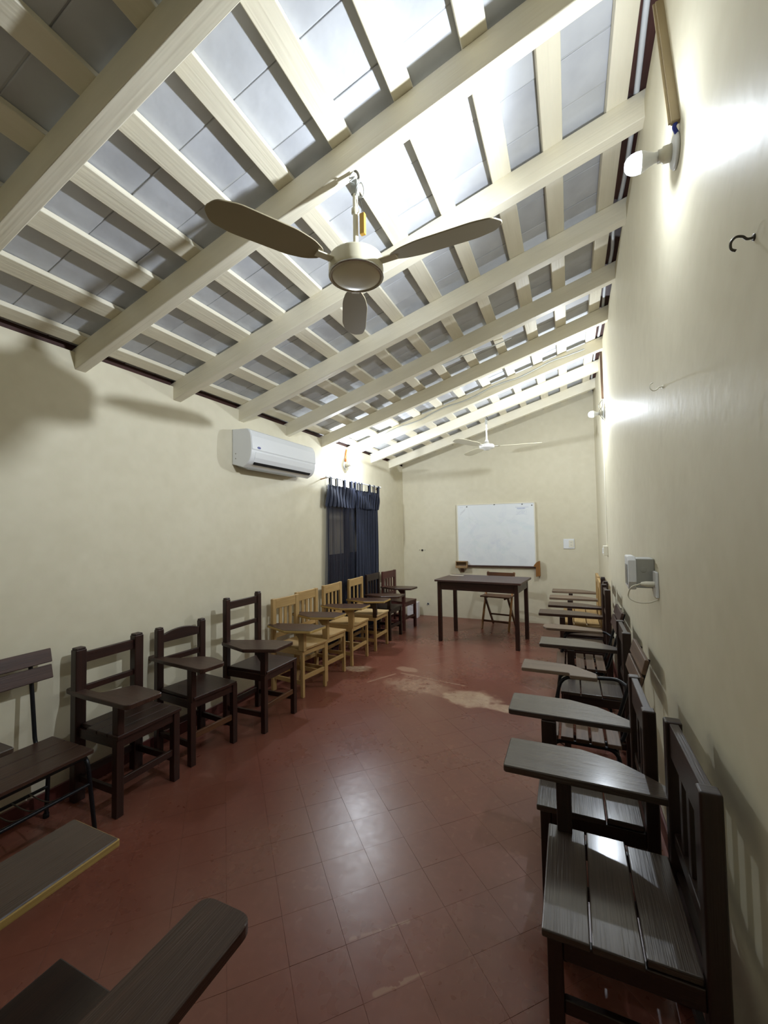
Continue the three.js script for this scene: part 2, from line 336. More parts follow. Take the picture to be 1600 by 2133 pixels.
// ---- doorway behind the curtain
{
  const d = new THREE.Group(); struct('door_1', d, 'brown glazed double door behind the navy curtain');
  const fr = wood([40, 26, 18], [74, 50, 36], 14, { roughness: 0.5 });
  const tan = std({ color: 0xa89a84, roughness: 0.8 });
  box('frame_post', d, fr, -0.15, -0.01, 0, DY, DZ0, DZ0 + 0.05); box('frame_post', d, fr, -0.15, -0.01, 0, DY, DZ1 - 0.05, DZ1); box('frame_head', d, fr, -0.15, -0.01, DY - 0.05, DY, DZ0 + 0.05, DZ1 - 0.05);
  for (const k of [0, 1]) {
    const a = k ? (DZ0 + DZ1) / 2 + 0.002 : DZ0 + 0.052, b = k ? DZ1 - 0.052 : (DZ0 + DZ1) / 2 - 0.002;
    const leaf = new THREE.Group(); leaf.name = 'door_leaf'; d.add(leaf);
    box('stile', leaf, fr, -0.12, -0.08, 0.01, DY - 0.055, a, a + 0.07); box('stile', leaf, fr, -0.12, -0.08, 0.01, DY - 0.055, b - 0.07, b);
    box('rail', leaf, fr, -0.12, -0.08, 1.02, 1.10, a + 0.07, b - 0.07); box('rail', leaf, fr, -0.12, -0.08, DY - 0.13, DY - 0.055, a + 0.07, b - 0.07); box('rail', leaf, fr, -0.12, -0.08, 0.01, 0.14, a + 0.07, b - 0.07);
    box('lower_panel', leaf, fr, -0.108, -0.092, 0.14, 1.02, a + 0.07, b - 0.07);
    box('upper_panel', leaf, tan, -0.108, -0.092, 1.10, DY - 0.13, a + 0.07, b - 0.07);
  }
  box('backing', d, fr, -0.18, -0.155, 0, DY + 0.02, DZ0 - 0.02, DZ1 + 0.02);
}

// ================================================================== CHAIRS WITH WRITING TABLETS
// local frame: sitter looks along +x, right hand on +z; rear posts stand at x = 0
const KITE = [[-0.03, 0.115], [0.30, -0.005], [0.455, -0.02], [0.465, 0.195], [0.25, 0.275], [-0.03, 0.19]];
const PADDLE = [[-0.08, 0.135], [0.16, 0.145], [0.215, 0.0], [0.46, 0.015], [0.45, 0.205], [0.1, 0.20], [-0.08, 0.185]];
const SABRE = [[0.0, 0.165], [0.5, 0.165], [0.5, 0.37], [0.25, 0.376], [0.13, 0.335], [0.06, 0.28], [0.0, 0.225]];
function woodChair(o) {
  const c = Object.assign({ w: 0.335, d: 0.34, seat: 0.40, H: 0.785, px: 0.045, pz: 0.045, leg: 0.036, planks: 3, back: 'rails', slats: 3, tabH: 0.575, tabT: 0.024, front: 0.16, side: 0.12, gap: 0.004 }, o);
  const g = thing('tablet_chair', c.label, 'chair', [c.x, 0, c.z], c.turn, c.group), F = c.frame, w2 = c.w / 2;
  for (const s of [-1, 1]) {
    const post = bar('rear_post', g, F, [0, 0, s * w2], [c.rake ? -c.rake : 0, c.H, s * w2], c.pz, c.px, 0.006);
    if (c.knob) part('post_cap', rbox(c.px * 0.9, 0.012, c.pz * 0.9, 0.006), F, g, [0, c.H + 0.004, s * w2]);
    bar('front_leg', g, F, [c.d, 0, s * w2], [c.d, c.seat - 0.02, s * w2], c.leg, c.leg, 0.003);
    bar('side_rail', g, F, [c.px / 2, c.seat - 0.045, s * w2], [c.d - c.leg / 2, c.seat - 0.045, s * w2], 0.022, 0.05);
    bar('side_stretcher', g, F, [c.px / 2, c.side, s * w2], [c.d - c.leg / 2, c.side, s * w2], 0.018, 0.035);
  }
  bar('front_rail', g, F, [c.d, c.seat - 0.045, -w2 + c.leg / 2], [c.d, c.seat - 0.045, w2 - c.leg / 2], 0.022, 0.05);
  bar('back_rail', g, F, [0, c.seat - 0.045, -w2 + c.pz / 2], [0, c.seat - 0.045, w2 - c.pz / 2], 0.022, 0.05);
  bar('front_stretcher', g, c.stretcher || F, [c.d, c.front, -w2 + c.leg / 2], [c.d, c.front, w2 - c.leg / 2], 0.018, 0.036);
  bar('rear_stretcher', g, F, [0, c.front - 0.03, -w2 + c.pz / 2], [0, c.front - 0.03, w2 - c.pz / 2], 0.018, 0.036);
  // seat boards
  const sm = c.seatMat || F, x0 = 0.024, x1 = c.d + 0.03, n = c.planks, bw = (x1 - x0 - (n - 1) * c.gap) / n;
  for (let i = 0; i < n; i++) { const a = x0 + i * (bw + c.gap); box(n > 1 ? 'seat_plank' : 'seat', g, sm, a, a + bw, c.seat - 0.02, c.seat, -w2 - (i ? 0.022 : -c.pz / 2 + 0.045 / 2 + 0.004), w2 + (i ? 0.022 : -c.pz / 2 + 0.045 / 2 + 0.004), 0.004); }
  // back
  const iw = w2 - c.pz / 2, rk = y => c.rake ? -c.rake * y / c.H : 0;
  if (c.back === 'rails') {
    bar('top_rail', g, F, [rk(c.H - 0.045), c.H - 0.05, -iw], [rk(c.H - 0.045), c.H - 0.05, iw], 0.022, 0.055);
    bar('back_slat', g, F, [0, c.H - 0.215, -iw], [0, c.H - 0.215, iw], 0.02, 0.032);
  } else if (c.back === 'arch') {
    const pts = [[-iw, -0.035], [iw, -0.035], [iw, 0.012]]; for (let k = 1; k < 12; k++) { const t = 1 - 2 * k / 12; pts.push([t * iw, 0.012 + 0.026 * (1 - t * t)]); } pts.push([-iw, 0.012]);
    const m = part('top_rail', extrudeXY(pts, 0.022), F, g, [-0.011, c.H - 0.055, 0], [0, Math.PI / 2, 0]);
    setUV(m.geometry, 0, [0.2, 0.1]);
    bar('back_slat', g, F, [0, c.H - 0.205, -iw], [0, c.H - 0.205, iw], 0.02, 0.036);
  } else {
    const top = c.topRail || 0.085, low = c.lowRail || 0.47;
    bar('top_rail', g, F, [rk(c.H), c.H - top / 2 - 0.004, -iw], [rk(c.H), c.H - top / 2 - 0.004, iw], 0.024, top);
    bar('low_rail', g, F, [rk(low), low, -iw], [rk(low), low, iw], 0.022, 0.04);
    for (let k = 0; k < c.slats; k++) { const z = -iw + (k + 1) * 2 * iw / (c.slats + 1); bar('back_slat', g, F, [rk(low), low + 0.018, z], [rk(c.H), c.H - top, z], c.slatW || 0.028, 0.012); }
  }
  // tablet and its support
  const ts = c.supportX === undefined ? c.d : c.supportX, zs = c.supportZ === undefined ? w2 : c.supportZ;
  bar('tablet_support', g, c.supportMat || F, [ts, c.seat - 0.03, zs], [ts, c.tabH - c.tabT, zs], c.supW || 0.034, c.supD || 0.045, 0.003);
  if (c.gusset !== false) { const t = extrudeXY([[0, 0], [0.085, 0], [0.085, 0.008], [0, -0.09]].map(p => [-p[0], p[1] - 0.008]), 0.02); part('bracket', setUV(t, 0, [0.1, 0.1]), c.supportMat || F, g, [ts - 0.012, c.tabH - c.tabT, zs - 0.01]); }
  const tb = part('tablet', plate(c.outline, c.tabT, 0.003, c.round === undefined ? 0.012 : c.round), c.tabMat, g, [0, c.tabH, c.tabDz || 0]);
  if (c.edge) { const e = plate(c.outline.map(p => [p[0], p[1]]), c.tabT - 0.005, 0.002, c.round || 0.01); e.scale(1.004, 1, 1.008); part('worn_edge', e, M.rawEdge, tb, [0, -0.0035, 0]).userData.label = 'bare wooden edge of the tablet'; }
  return g;
}
const LG = 'tablet chairs along the low wall', RG = 'tablet chairs along the high wall', NG = 'tablet chairs facing the whiteboard';
// --- row along the low wall, near to far
woodChair({ label: 'dark red-brown chair with open two-rail back beside the steel-framed chair', group: LG, x: 0.10, z: 4.865, turn: 0.0, frame: M.mahogany, H: 0.785, seat: 0.40, w: 0.325, d: 0.325, px: 0.05, pz: 0.055, leg: 0.038, planks: 4, outline: PADDLE, tabMat: M.tabletDark, tabH: 0.572, gusset: false, round: 0.03, knob: true });
woodChair({ label: 'dark brown chair with arched top rail and rounded writing tablet', group: LG, x: 0.085, z: 4.375, turn: -0.10, frame: M.mahogany, H: 0.775, seat: 0.405, w: 0.31, d: 0.33, px: 0.04, pz: 0.045, planks: 1, back: 'arch', outline: [[-0.08, 0.135], [0.06, 0.14], [0.17, 0.10], [0.24, 0.02], [0.33, 0.0], [0.48, 0.03], [0.475, 0.195], [0.1, 0.195], [-0.08, 0.185]], tabMat: M.tabletDark, tabH: 0.60, gusset: false, round: 0.035, knob: true, front: 0.17, stretcher: M.walnut });
woodChair({ label: 'tallest dark chair with high open back and kite-shaped tablet', group: LG, x: 0.19, z: 3.905, turn: 0.0, frame: M.mahogany, H: 0.90, seat: 0.42, w: 0.335, d: 0.345, px: 0.04, pz: 0.042, planks: 1, back: 'rails', outline: KITE, tabMat: M.tabletDark, tabH: 0.59, knob: true, front: 0.17, stretcher: M.walnut });
const pine = [
  ['pale pine chair nearest the tall dark chair, with grey-topped tablet', 0.115, 3.285, -0.12, 0.29, 0.335, 0.575, 0.795],
  ['pale pine chair second from the tall dark chair', 0.09, 2.91, -0.06, 0.30, 0.335, 0.605, 0.80],
  ['pale pine chair standing in front of the curtain edge, third of the pine ones', 0.098, 2.435, 0.0, 0.345, 0.33, 0.60, 0.805],
];
for (const [label, x, z, turn, w, d, tabH, H] of pine) woodChair({ label, group: LG, x, z, turn, w, d, tabH, H, frame: M.pine, seat: 0.415, px: 0.03, pz: 0.045, leg: 0.027, planks: 1, back: 'slats', slats: 3, slatW: 0.034, outline: KITE, tabMat: M.tabletDark, supD: 0.06, edge: true });
woodChair({ label: 'pale pine chair in front of the curtain with dark brown tablet support', group: LG, x: 0.102, z: 1.895, turn: 0.0, frame: M.pine, seatMat: M.pinePale, supportMat: M.mahogany, H: 0.805, seat: 0.41, w: 0.325, d: 0.335, px: 0.03, pz: 0.04, leg: 0.028, planks: 1, back: 'slats', slats: 2, slatW: 0.03, outline: KITE, tabMat: M.tabletDark, tabH: 0.58, edge: true });
woodChair({ label: 'dark brown slat-back chair in front of the curtain by the pine chairs', group: LG, x: 0.105, z: 1.415, turn: -0.03, frame: M.umber, H: 0.81, seat: 0.395, w: 0.34, d: 0.315, planks: 1, back: 'slats', slats: 3, px: 0.03, pz: 0.04, outline: KITE, tabMat: M.tabletDark, tabH: 0.56, gusset: false });
woodChair({ label: 'reddish brown slat-back chair in the corner nearest the whiteboard wall', group: LG, x: 0.095, z: 0.855, turn: -0.14, frame: M.redwood, H: 0.79, seat: 0.39, w: 0.32, d: 0.33, planks: 1, back: 'slats', slats: 3, slatW: 0.04, px: 0.03, pz: 0.05, topRail: 0.1, outline: KITE, tabMat: M.tabletDark, tabH: 0.585 });
// --- row along the high wall, near to far
woodChair({ label: 'dark slat-back chair nearest the camera by the high wall', group: RG, x: 2.775, z: 5.075, turn: Math.PI, frame: M.umber, seatMat: M.tabletGrey, H: 0.81, seat: 0.40, w: 0.36, d: 0.33, px: 0.045, pz: 0.04, planks: 3, gap: 0.004, back: 'slats', slats: 3, slatW: 0.028, topRail: 0.1, outline: SABRE, tabMat: M.tabletGrey, tabH: 0.58, gusset: false, supportZ: 0.19, supportX: 0.31, side: 0.22 });
woodChair({ label: 'dark slat-back chair second from the camera by the high wall', group: RG, x: 2.73, z: 4.60, turn: Math.PI, frame: M.umber, seatMat: M.tabletGrey, H: 0.785, seat: 0.40, w: 0.34, d: 0.33, px: 0.04, pz: 0.04, planks: 3, back: 'slats', slats: 3, topRail: 0.1, outline: SABRE, tabMat: M.tabletGrey, tabH: 0.575, gusset: false, supportZ: 0.17, supportX: 0.33, supD: 0.06 });
woodChair({ label: 'dark wooden chair between the two steel-framed chairs by the high wall', group: RG, x: 2.79, z: 3.45, turn: Math.PI, frame: M.umber, seatMat: M.tabletGrey, H: 0.775, seat: 0.40, w: 0.34, d: 0.33, px: 0.045, pz: 0.04, planks: 3, gap: 0.004, back: 'slats', slats: 3, topRail: 0.1, outline: SABRE, tabMat: M.tabletGrey, tabH: 0.58, gusset: false, supportZ: 0.165, supportX: 0.30 });
woodChair({ label: 'dark open-back chair just beyond the farther steel-framed chair', group: RG, x: 2.765, z: 2.52, turn: Math.PI, frame: M.mahogany, seatMat: M.tabletDark, H: 0.89, seat: 0.41, w: 0.34, d: 0.34, px: 0.04, pz: 0.045, planks: 1, back: 'rails', outline: SABRE.map(p => [p[0] * 1.08, p[1]]), tabMat: M.tabletDark, tabH: 0.61, gusset: false, supportZ: 0.17, supportX: 0.34 });
woodChair({ label: 'dark round-topped chair between the open-back chair and the pine one', group: RG, x: 2.785, z: 2.05, turn: Math.PI, frame: M.mahogany, seatMat: M.tabletDark, H: 0.89, seat: 0.41, w: 0.33, d: 0.34, px: 0.04, pz: 0.045, planks: 1, back: 'arch', outline: SABRE, tabMat: M.tabletDark, tabH: 0.605, gusset: false, supportZ: 0.17, supportX: 0.30, knob: true });
woodChair({ label: 'pine chair with planked seat, second from the whiteboard wall', group: RG, x: 2.775, z: 1.54, turn: Math.PI, frame: M.pine, seatMat: M.pine, supportMat: M.umber, H: 0.83, seat: 0.41, w: 0.34, d: 0.34, px: 0.03, pz: 0.045, planks: 3, gap: 0.007, back: 'slats', outline: SABRE, tabMat: M.tabletTan, tabH: 0.60, gusset: false, supportZ: 0.18, supportX: 0.29 });
woodChair({ label: 'pine chair last by the high wall, beside the whiteboard wall', group: RG, x: 2.785, z: 1.03, turn: Math.PI, frame: M.pine, seatMat: M.pine, supportMat: M.umber, H: 0.83, seat: 0.41, w: 0.34, d: 0.34, px: 0.03, pz: 0.045, planks: 3, gap: 0.007, back: 'slats', outline: SABRE, tabMat: M.tabletTan, tabH: 0.60, gusset: false, supportZ: 0.18, supportX: 0.29 });
// --- chairs by the camera that look at the whiteboard
woodChair({ label: 'chair by the camera with grey tablet edged in bare yellow wood', group: NG, x: 0.985, z: 6.40, turn: Math.PI / 2, frame: M.umber, H: 0.8, seat: 0.40, outline: [[0.06, 0.195], [0.745, 0.195], [0.745, 0.39], [0.3, 0.39], [0.06, 0.28]], tabMat: M.tabletDark, tabH: 0.58, gusset: false, round: 0.006, edge: true, w: 0.36, d: 0.34, supportZ: 0.215, supportX: 0.33 });
woodChair({ label: 'dark chair in the foreground with rounded dark brown tablet', group: NG, x: 1.545, z: 6.165, turn: Math.PI / 2, frame: M.umber, H: 0.8, seat: 0.41, outline: [[-0.02, 0.185], [0.475, 0.185], [0.475, 0.325], [-0.02, 0.325]], tabMat: M.tabletDark, tabH: 0.58, tabT: 0.028, gusset: false, round: 0.035, w: 0.30, d: 0.335, supportZ: 0.2, supportX: 0.25, planks: 1 });

// --- steel-framed chairs with slatted wooden seats
function steelChair(o) {
  const c = Object.assign({ w: 0.34, d: 0.33, seat: 0.40, H: 0.82, lean: 0.13, slats: 5, tab: SABRE, tabH: 0.59, splay: 0.05 }, o);
  const g = thing('tablet_chair', c.label, 'chair', [c.x, 0, c.z], c.turn, c.group), w2 = c.w / 2, y = c.seat - 0.03, R = 0.0095, St = M.steel;
  for (const s of [-1, 1]) {
    pipe('side_frame', g, St, [[c.d + c.splay, 0, s * (w2 + 0.015)], [c.d + 0.005, y, s * w2], [0.02, y, s * w2], [-c.splay * 0.6, 0, s * (w2 + 0.015)]], R, 0.05);
    part('rubber_foot', lathe([[0, 0], [0.013, 0], [0.013, 0.02], [0.010, 0.024], [0, 0.024]], 12), M.black, g, [c.d + c.splay, 0, s * (w2 + 0.015)]);
    part('rubber_foot', lathe([[0, 0], [0.013, 0], [0.013, 0.02], [0.010, 0.024], [0, 0.024]], 12), M.black, g, [-c.splay * 0.6, 0, s * (w2 + 0.015)]);
    pipe('back_support', g, St, [[0.12, y, s * (w2 - 0.05)], [0.0, y, s * (w2 - 0.05)], [-c.lean, c.H - 0.02, s * (w2 - 0.05)]], R, 0.06);
  }
  for (const [x, yy] of [[c.d - 0.005, y - 0.004], [0.03, y - 0.004], [c.d + 0.02, 0.25], [-0.005, 0.16]]) { const e = yy < y - 0.01 ? w2 + 0.004 : w2; tube('cross_tube', g, St, [[x, yy, -e], [x, yy, 0], [x, yy, e]], 0.008, 4); }
  for (let k = 0; k < 4; k++) { const z = -w2 + (k + 1) * c.w / 5; tube('rack_wire', g, M.wire, [[-0.003, 0.165, z], [c.d / 2, 0.17, z], [c.d + 0.02, 0.255, z]], 0.003, 4); }
  const n = c.slats, bw = (c.d + 0.03 - 0.01 * (n - 1)) / n;
  for (let k = 0; k < n; k++) { const a = 0.005 + k * (bw + (n > 3 ? 0.010 : 0.004)); box('seat_slat', g, c.seatMat || M.slatTan, a, a + bw, c.seat - 0.019, c.seat, -w2 - 0.02, w2 + 0.02, 0.004); }
  for (const k of [0, 1]) {
    const yc = c.H - 0.035 - k * 0.078, t = (yc - y) / (c.H - 0.02 - y);
    const m = part('back_board', rbox(0.018, 0.068, c.w + 0.06, 0.004), c.backMat || M.slatTan, g, [-c.lean * t + 0.019, yc, 0]); m.rotation.z = 0.26;
  }
  // arm that carries the tablet
  const za = w2 + 0.02;
  pipe('arm', g, St, [[-c.lean * 0.55, c.tabH - 0.03, w2 - 0.05], [-0.02, c.tabH - 0.012, za], [c.d - 0.03, c.tabH - 0.032, za], [c.d + 0.01, y, w2]], R, 0.06);
  pipe('arm_brace', g, St, [[0.12, c.tabH - 0.034, za + 0.07], [c.d - 0.02, c.tabH - 0.036, za + 0.07], [c.d + 0.005, y - 0.1, w2 + 0.004]], 0.007, 0.05);
  part('tablet', plate(c.tab, 0.02, 0.003, 0.012), c.tabMat || M.tabletGrey, g, [0, c.tabH, 0]);
  return g;
}
steelChair({ label: 'steel-framed chair with dark slatted seat and two-board back at the left picture edge', group: LG, x: 0.13, z: 5.36, turn: 0, w: 0.35, d: 0.31, seatMat: M.tabletDark, backMat: M.plum, slats: 3, lean: 0.06, H: 0.825, tab: [[0.0, 0.15], [0.42, 0.15], [0.42, 0.34], [0.2, 0.34], [0.0, 0.21]] });
steelChair({ label: 'steel-framed chair with five-slat seat, third from the camera by the high wall', group: RG, x: 2.70, z: 4.045, turn: Math.PI, w: 0.33, d: 0.29, H: 0.80, lean: 0.12, tabMat: M.tabletTan, tab: [[0.08, 0.125], [0.215, 0.125], [0.215, 0.165], [0.47, 0.165], [0.47, 0.34], [0.2, 0.31], [0.08, 0.2]] });
steelChair({ label: 'steel-framed chair with chipped tablet, the farther one by the high wall', group: RG, x: 2.715, z: 2.97, turn: Math.PI, w: 0.33, d: 0.29, H: 0.80, lean: 0.12, backMat: M.plum, tabMat: M.tabletTan, tab: [[0.0, 0.14], [0.40, 0.14], [0.43, 0.2], [0.42, 0.30], [0.2, 0.29], [0.0, 0.2]] });

// ================================================================== TABLE AND FOLDING CHAIR
{
  const ang = -0.095, g = thing('table', 'dark brown wooden table with four legs in front of the whiteboard', 'table', [1.497, 0, 1.147], ang);
  const X = 0.465, Z = 0.275;
  for (const sx of [-1, 1]) for (const sz of [-1, 1]) bar('leg', g, M.mahogany, [sx * X, 0, sz * Z], [sx * X, 0.735, sz * Z], 0.045, 0.045, 0.004);
  for (const s of [-1, 1]) { bar('apron', g, M.mahogany, [-X + 0.022, 0.685, s * (Z + 0.008)], [X - 0.022, 0.685, s * (Z + 0.008)], 0.02, 0.10); bar('apron', g, M.mahogany, [s * (X + 0.008), 0.685, -Z + 0.022], [s * (X + 0.008), 0.685, Z - 0.022], 0.02, 0.10); }
  const t = part('tabletop', plate([[-0.515, -0.325], [0.525, -0.325], [0.525, 0.325], [-0.515, 0.325]], 0.024, 0.003, 0.01), M.plum, g, [0, 0.759, 0]);
  const p = thing('paper_strip', 'narrow white paper lying on the back corner of the dark table', 'paper', [1.115, 0.7595, 0.93], ang - 0.05);
  part('sheet', rbox(0.19, 0.003, 0.045, 0.001), std({ color: 0xe0d8c4, roughness: 0.8 }), p, [0, 0.0016, 0]);
}
{
  const g = thing('folding_chair', 'brown wooden folding chair behind the dark table', 'chair', [1.58, 0, 0.42], -0.16), w = 0.185, F = M.walnut, B = M.bracket;
  for (const s of [-1, 1]) {
    bar('front_leg', g, B, [s * w, 0, 0.21], [s * w, 0.755, -0.115], 0.022, 0.036);          // long legs that carry the back
    bar('rear_leg', g, F, [s * (w - 0.026), 0, -0.20], [s * (w - 0.026), 0.435, 0.13], 0.020, 0.034);
  }
  for (let k = 0; k < 3; k++) box('seat_slat', g, F, -w - 0.018, w + 0.018, 0.435, 0.453, -0.045 + k * 0.085, 0.033 + k * 0.085);
  bar('seat_rail', g, F, [-w + 0.05, 0.425, -0.04], [-w + 0.05, 0.425, 0.2], 0.02, 0.02); bar('seat_rail', g, F, [w - 0.05, 0.425, -0.04], [w - 0.05, 0.425, 0.2], 0.02, 0.02);
  const m = bar('back_board', g, F, [-w - 0.012, 0.715, -0.083], [w + 0.012, 0.715, -0.083], 0.014, 0.075); m.rotation.x += 0;
  bar('back_rail', g, F, [-w, 0.545, -0.025], [w, 0.545, -0.025], 0.014, 0.025);
  bar('front_stretcher', g, F, [-w, 0.11, 0.164], [w, 0.11, 0.164], 0.014, 0.026);
  bar('rear_stretcher', g, F, [-w + 0.026, 0.16, -0.08], [w - 0.026, 0.16, -0.08], 0.014, 0.022);
}
// ================================================================== WHITEBOARD WALL
{
  const cv = document.createElement('canvas'); cv.width = 1024; cv.height = 832; const c = cv.getContext('2d');
  c.fillStyle = '#e9edf0'; c.fillRect(0, 0, 1024, 832);
  for (let k = 0; k < 90; k++) { const x = rnd() * 1024, y = 100 + rnd() * 700; c.fillStyle = `rgba(${180 + rnd() * 20 | 0},${188 + rnd() * 20 | 0},${198 + rnd() * 20 | 0},0.05)`; c.beginPath(); c.ellipse(x, y, 30 + rnd() * 130, 10 + rnd() * 40, rnd() * 3, 0, 7); c.fill(); }
  c.strokeStyle = 'rgba(70,80,140,0.55)'; c.lineWidth = 2.5;
  c.beginPath(); c.moveTo(790, 48); c.lineTo(960, 52); c.stroke();
  c.fillStyle = 'rgba(80,95,160,0.25)'; c.fillRect(812, 58, 100, 16);
  c.strokeStyle = 'rgba(70,85,150,0.4)'; c.lineWidth = 2;
  for (let r = 0; r < 7; r++) { let x = 800 + (r % 3) * 8; const y = 66 + r * 13; c.beginPath(); c.moveTo(x, y); while (x < 930 - (r % 2) * 26) { x += 4 + rnd() * 6; c.lineTo(x, y + rr(-4, 4)); if (rnd() < 0.2) { x += 7; c.moveTo(x, y); } } c.stroke(); }
  c.strokeStyle = 'rgba(90,90,100,0.35)';
  for (let r = 0; r < 3; r++) { c.beginPath(); let x = 30 + r * 5, y = 135 - r * 14; c.moveTo(x, y); for (let k = 0; k < 12; k++) { x += 6; y -= 5; c.lineTo(x + rr(-3, 3), y + rr(-4, 4)); } c.stroke(); }
  c.beginPath(); for (let k = 0; k < 8; k++) c.lineTo(30 + k * 7, 28 + rr(-5, 5)); c.stroke();
  const tex = new THREE.CanvasTexture(cv); tex.colorSpace = THREE.SRGBColorSpace;
  const g = thing('whiteboard', 'white marker board with faint writing on the end wall', 'whiteboard', [1.482, 0.818, 0]);
  const x = 0.568, h = 0.925;
  box('panel', g, M.whitePlastic, -x, x, 0, h, 0.004, 0.024, 0.002);
  const face = new THREE.PlaneGeometry(2 * x - 0.016, h - 0.016); part('writing_surface', face, phy({ map: tex, roughness: 0.22 }), g, [0, h / 2, 0.0246]);
  for (const s of [-1, 1]) box('frame_strip', g, M.ivory, s * x - 0.008, s * x + 0.008, 0, h, 0.004, 0.03, 0.002);
  box('frame_strip', g, M.ivory, -x, x, h - 0.006, h + 0.008, 0.004, 0.03, 0.002);
  box('bottom_strip', g, M.plum, -x + 0.1, x, -0.022, -0.001, 0.002, 0.04, 0.003);
  for (const [px, py] of [[-0.415, h - 0.03], [0.0, h - 0.01], [0.40, h - 0.02], [0.535, h - 0.04], [0.05, -0.008]]) part('clip', lathe([[0, 0], [0.009, 0], [0.007, 0.008], [0, 0.009]], 12), M.wire, g, [px, py, py < 0 ? 0.04 : 0.025], [Math.PI / 2, 0, 0]);
}
{
  const g = thing('eraser_box', 'small open wooden box under the lower left corner of the whiteboard', 'box', [0.978, 0.775, 0.031]);
  box('back', g, M.boxWood, -0.088, 0.088, 0.0, 0.105, 0.001, 0.012); box('bottom', g, M.boxWood, -0.088, 0.088, 0.0, 0.012, 0.012, 0.075);
  box('front', g, M.boxWood, -0.088, 0.088, 0.0, 0.04, 0.075, 0.085); box('lip', g, M.boxWood, -0.088, 0.088, 0.092, 0.106, 0.012, 0.075);
  for (const s of [-1, 1]) box('side', g, M.boxWood, s * 0.083 - 0.005, s * 0.083 + 0.005, 0.012, 0.092, 0.012, 0.075);
  bar('bracket', g, M.walnut, [0.0, -0.06, -0.02], [0.0, 0.0, 0.035], 0.05, 0.02);
  const e = thing('board_eraser', 'dark brown eraser lying in the small wooden box', 'eraser', [0.99, 0.7872, 0.076]);
  box('felt', e, M.black, -0.05, 0.05, 0, 0.016, -0.018, 0.018, 0.004); box('grip', e, M.plum, -0.05, 0.05, 0.016, 0.036, -0.018, 0.018, 0.006);
}
{
  const g = thing('wooden_bracket', 'brown rounded wooden bracket at the lower right corner of the whiteboard', 'bracket', [2.078, 0.675, 0]);
  const pts = [[-0.03, 0], [0.03, 0.012], [0.03, 0.225], [0.005, 0.22], [-0.025, 0.20], [-0.052, 0.165], [-0.06, 0.14], [-0.03, 0.14]];
  part('body', setUV(extrudeXY(pts, 0.05), 1, [0.1, 0.1]), M.bracket, g, [0, 0, 0.0305]);
  box('wall_cleat', g, M.bracket, -0.02, 0.03, 0.01, 0.12, 0.001, 0.031);
}
function socketPlate(name, label, category, pos, ry, w, h, mods) {
  const g = thing(name, label, category, pos, ry); part('plate', rbox(w, h, 0.012, 0.004), M.whitePlastic, g, [0, 0, 0.006]);
  for (const [x, mw] of mods) { part('module', rbox(mw, h * 0.72, 0.008, 0.003), M.ivory, g, [x, 0, 0.014]); for (const k of [-1, 1]) part('slot', rbox(mw * 0.4, 0.004, 0.002, 0.0006), M.greyPlastic, g, [x, k * h * 0.14, 0.0185]); }
  return g;
}
socketPlate('wall_switch', 'white double switch plate on the end wall right of the whiteboard', 'switch', [2.492, 1.142, 0], 0, 0.142, 0.138, [[0.03, 0.062]]);
{ // stubs of old fittings
  const st = std({ color: 0x55504a, roughness: 0.6, metalness: 0.4 });
  const g = thing('wall_stub', 'small metal stub sticking out of the end wall left of the whiteboard', 'fitting', [0.323, 1.04, 0]);
  part('pin', lathe([[0, 0.03], [0.008, 0.03], [0.008, 0.012], [0.017, 0.01], [0.017, 0]], 14), st, g, null, [Math.PI / 2, 0, 0]);
  for (const s of [-1, 1]) part('screw', lathe([[0, 0.008], [0.005, 0.006], [0.005, 0]], 10), st, g, [s * 0.045, 0.002, 0], [Math.PI / 2, 0, 0]);
  const k = thing('wire_stub', 'loose wire ends in a hole low on the end wall beside the table', 'wire', [0.402, 0.185, 0]);
  part('hole_rim', new THREE.TorusGeometry(0.016, 0.004, 6, 16), M.mortar, k, [0, 0, 0.002]);
  part('hole', lathe([[0, 0.004], [0.014, 0.003], [0.015, 0]], 14), M.black, k, null, [Math.PI / 2, 0, 0]);
  tube('wire', k, st, [[0, 0, 0.003], [0.01, 0.012, 0.02], [0.02, 0.0, 0.03]], 0.0025); tube('wire', k, st, [[0, 0, 0.003], [-0.012, -0.005, 0.02], [-0.006, -0.03, 0.028]], 0.0025);
}
{ // white carton in the corner
  const cv = document.createElement('canvas'); cv.width = 128; cv.height = 192; const c = cv.getContext('2d'); c.fillStyle = '#dcd9dc'; c.fillRect(0, 0, 128, 192);
  c.fillStyle = '#77737c'; c.fillRect(40, 22, 52, 7); c.fillRect(52, 34, 30, 5); c.fillStyle = '#b8b4ba'; for (let k = 0; k < 4; k++) c.fillRect(28, 60 + k * 12, 70 - k * 8, 4);
  const tex = new THREE.CanvasTexture(cv); tex.colorSpace = THREE.SRGBColorSpace;
  const g = thing('carton', 'small white printed carton on the floor behind the corner chair', 'carton', [0.215, 0, 0.18], 0.12);
  box('body', g, std({ color: 0xd6d3d6, roughness: 0.7 }), -0.085, 0.085, 0, 0.235, -0.07, 0.07, 0.003);
  part('print', new THREE.PlaneGeometry(0.15, 0.21), std({ map: tex, roughness: 0.7 }), g, [0, 0.118, 0.0706]);
}
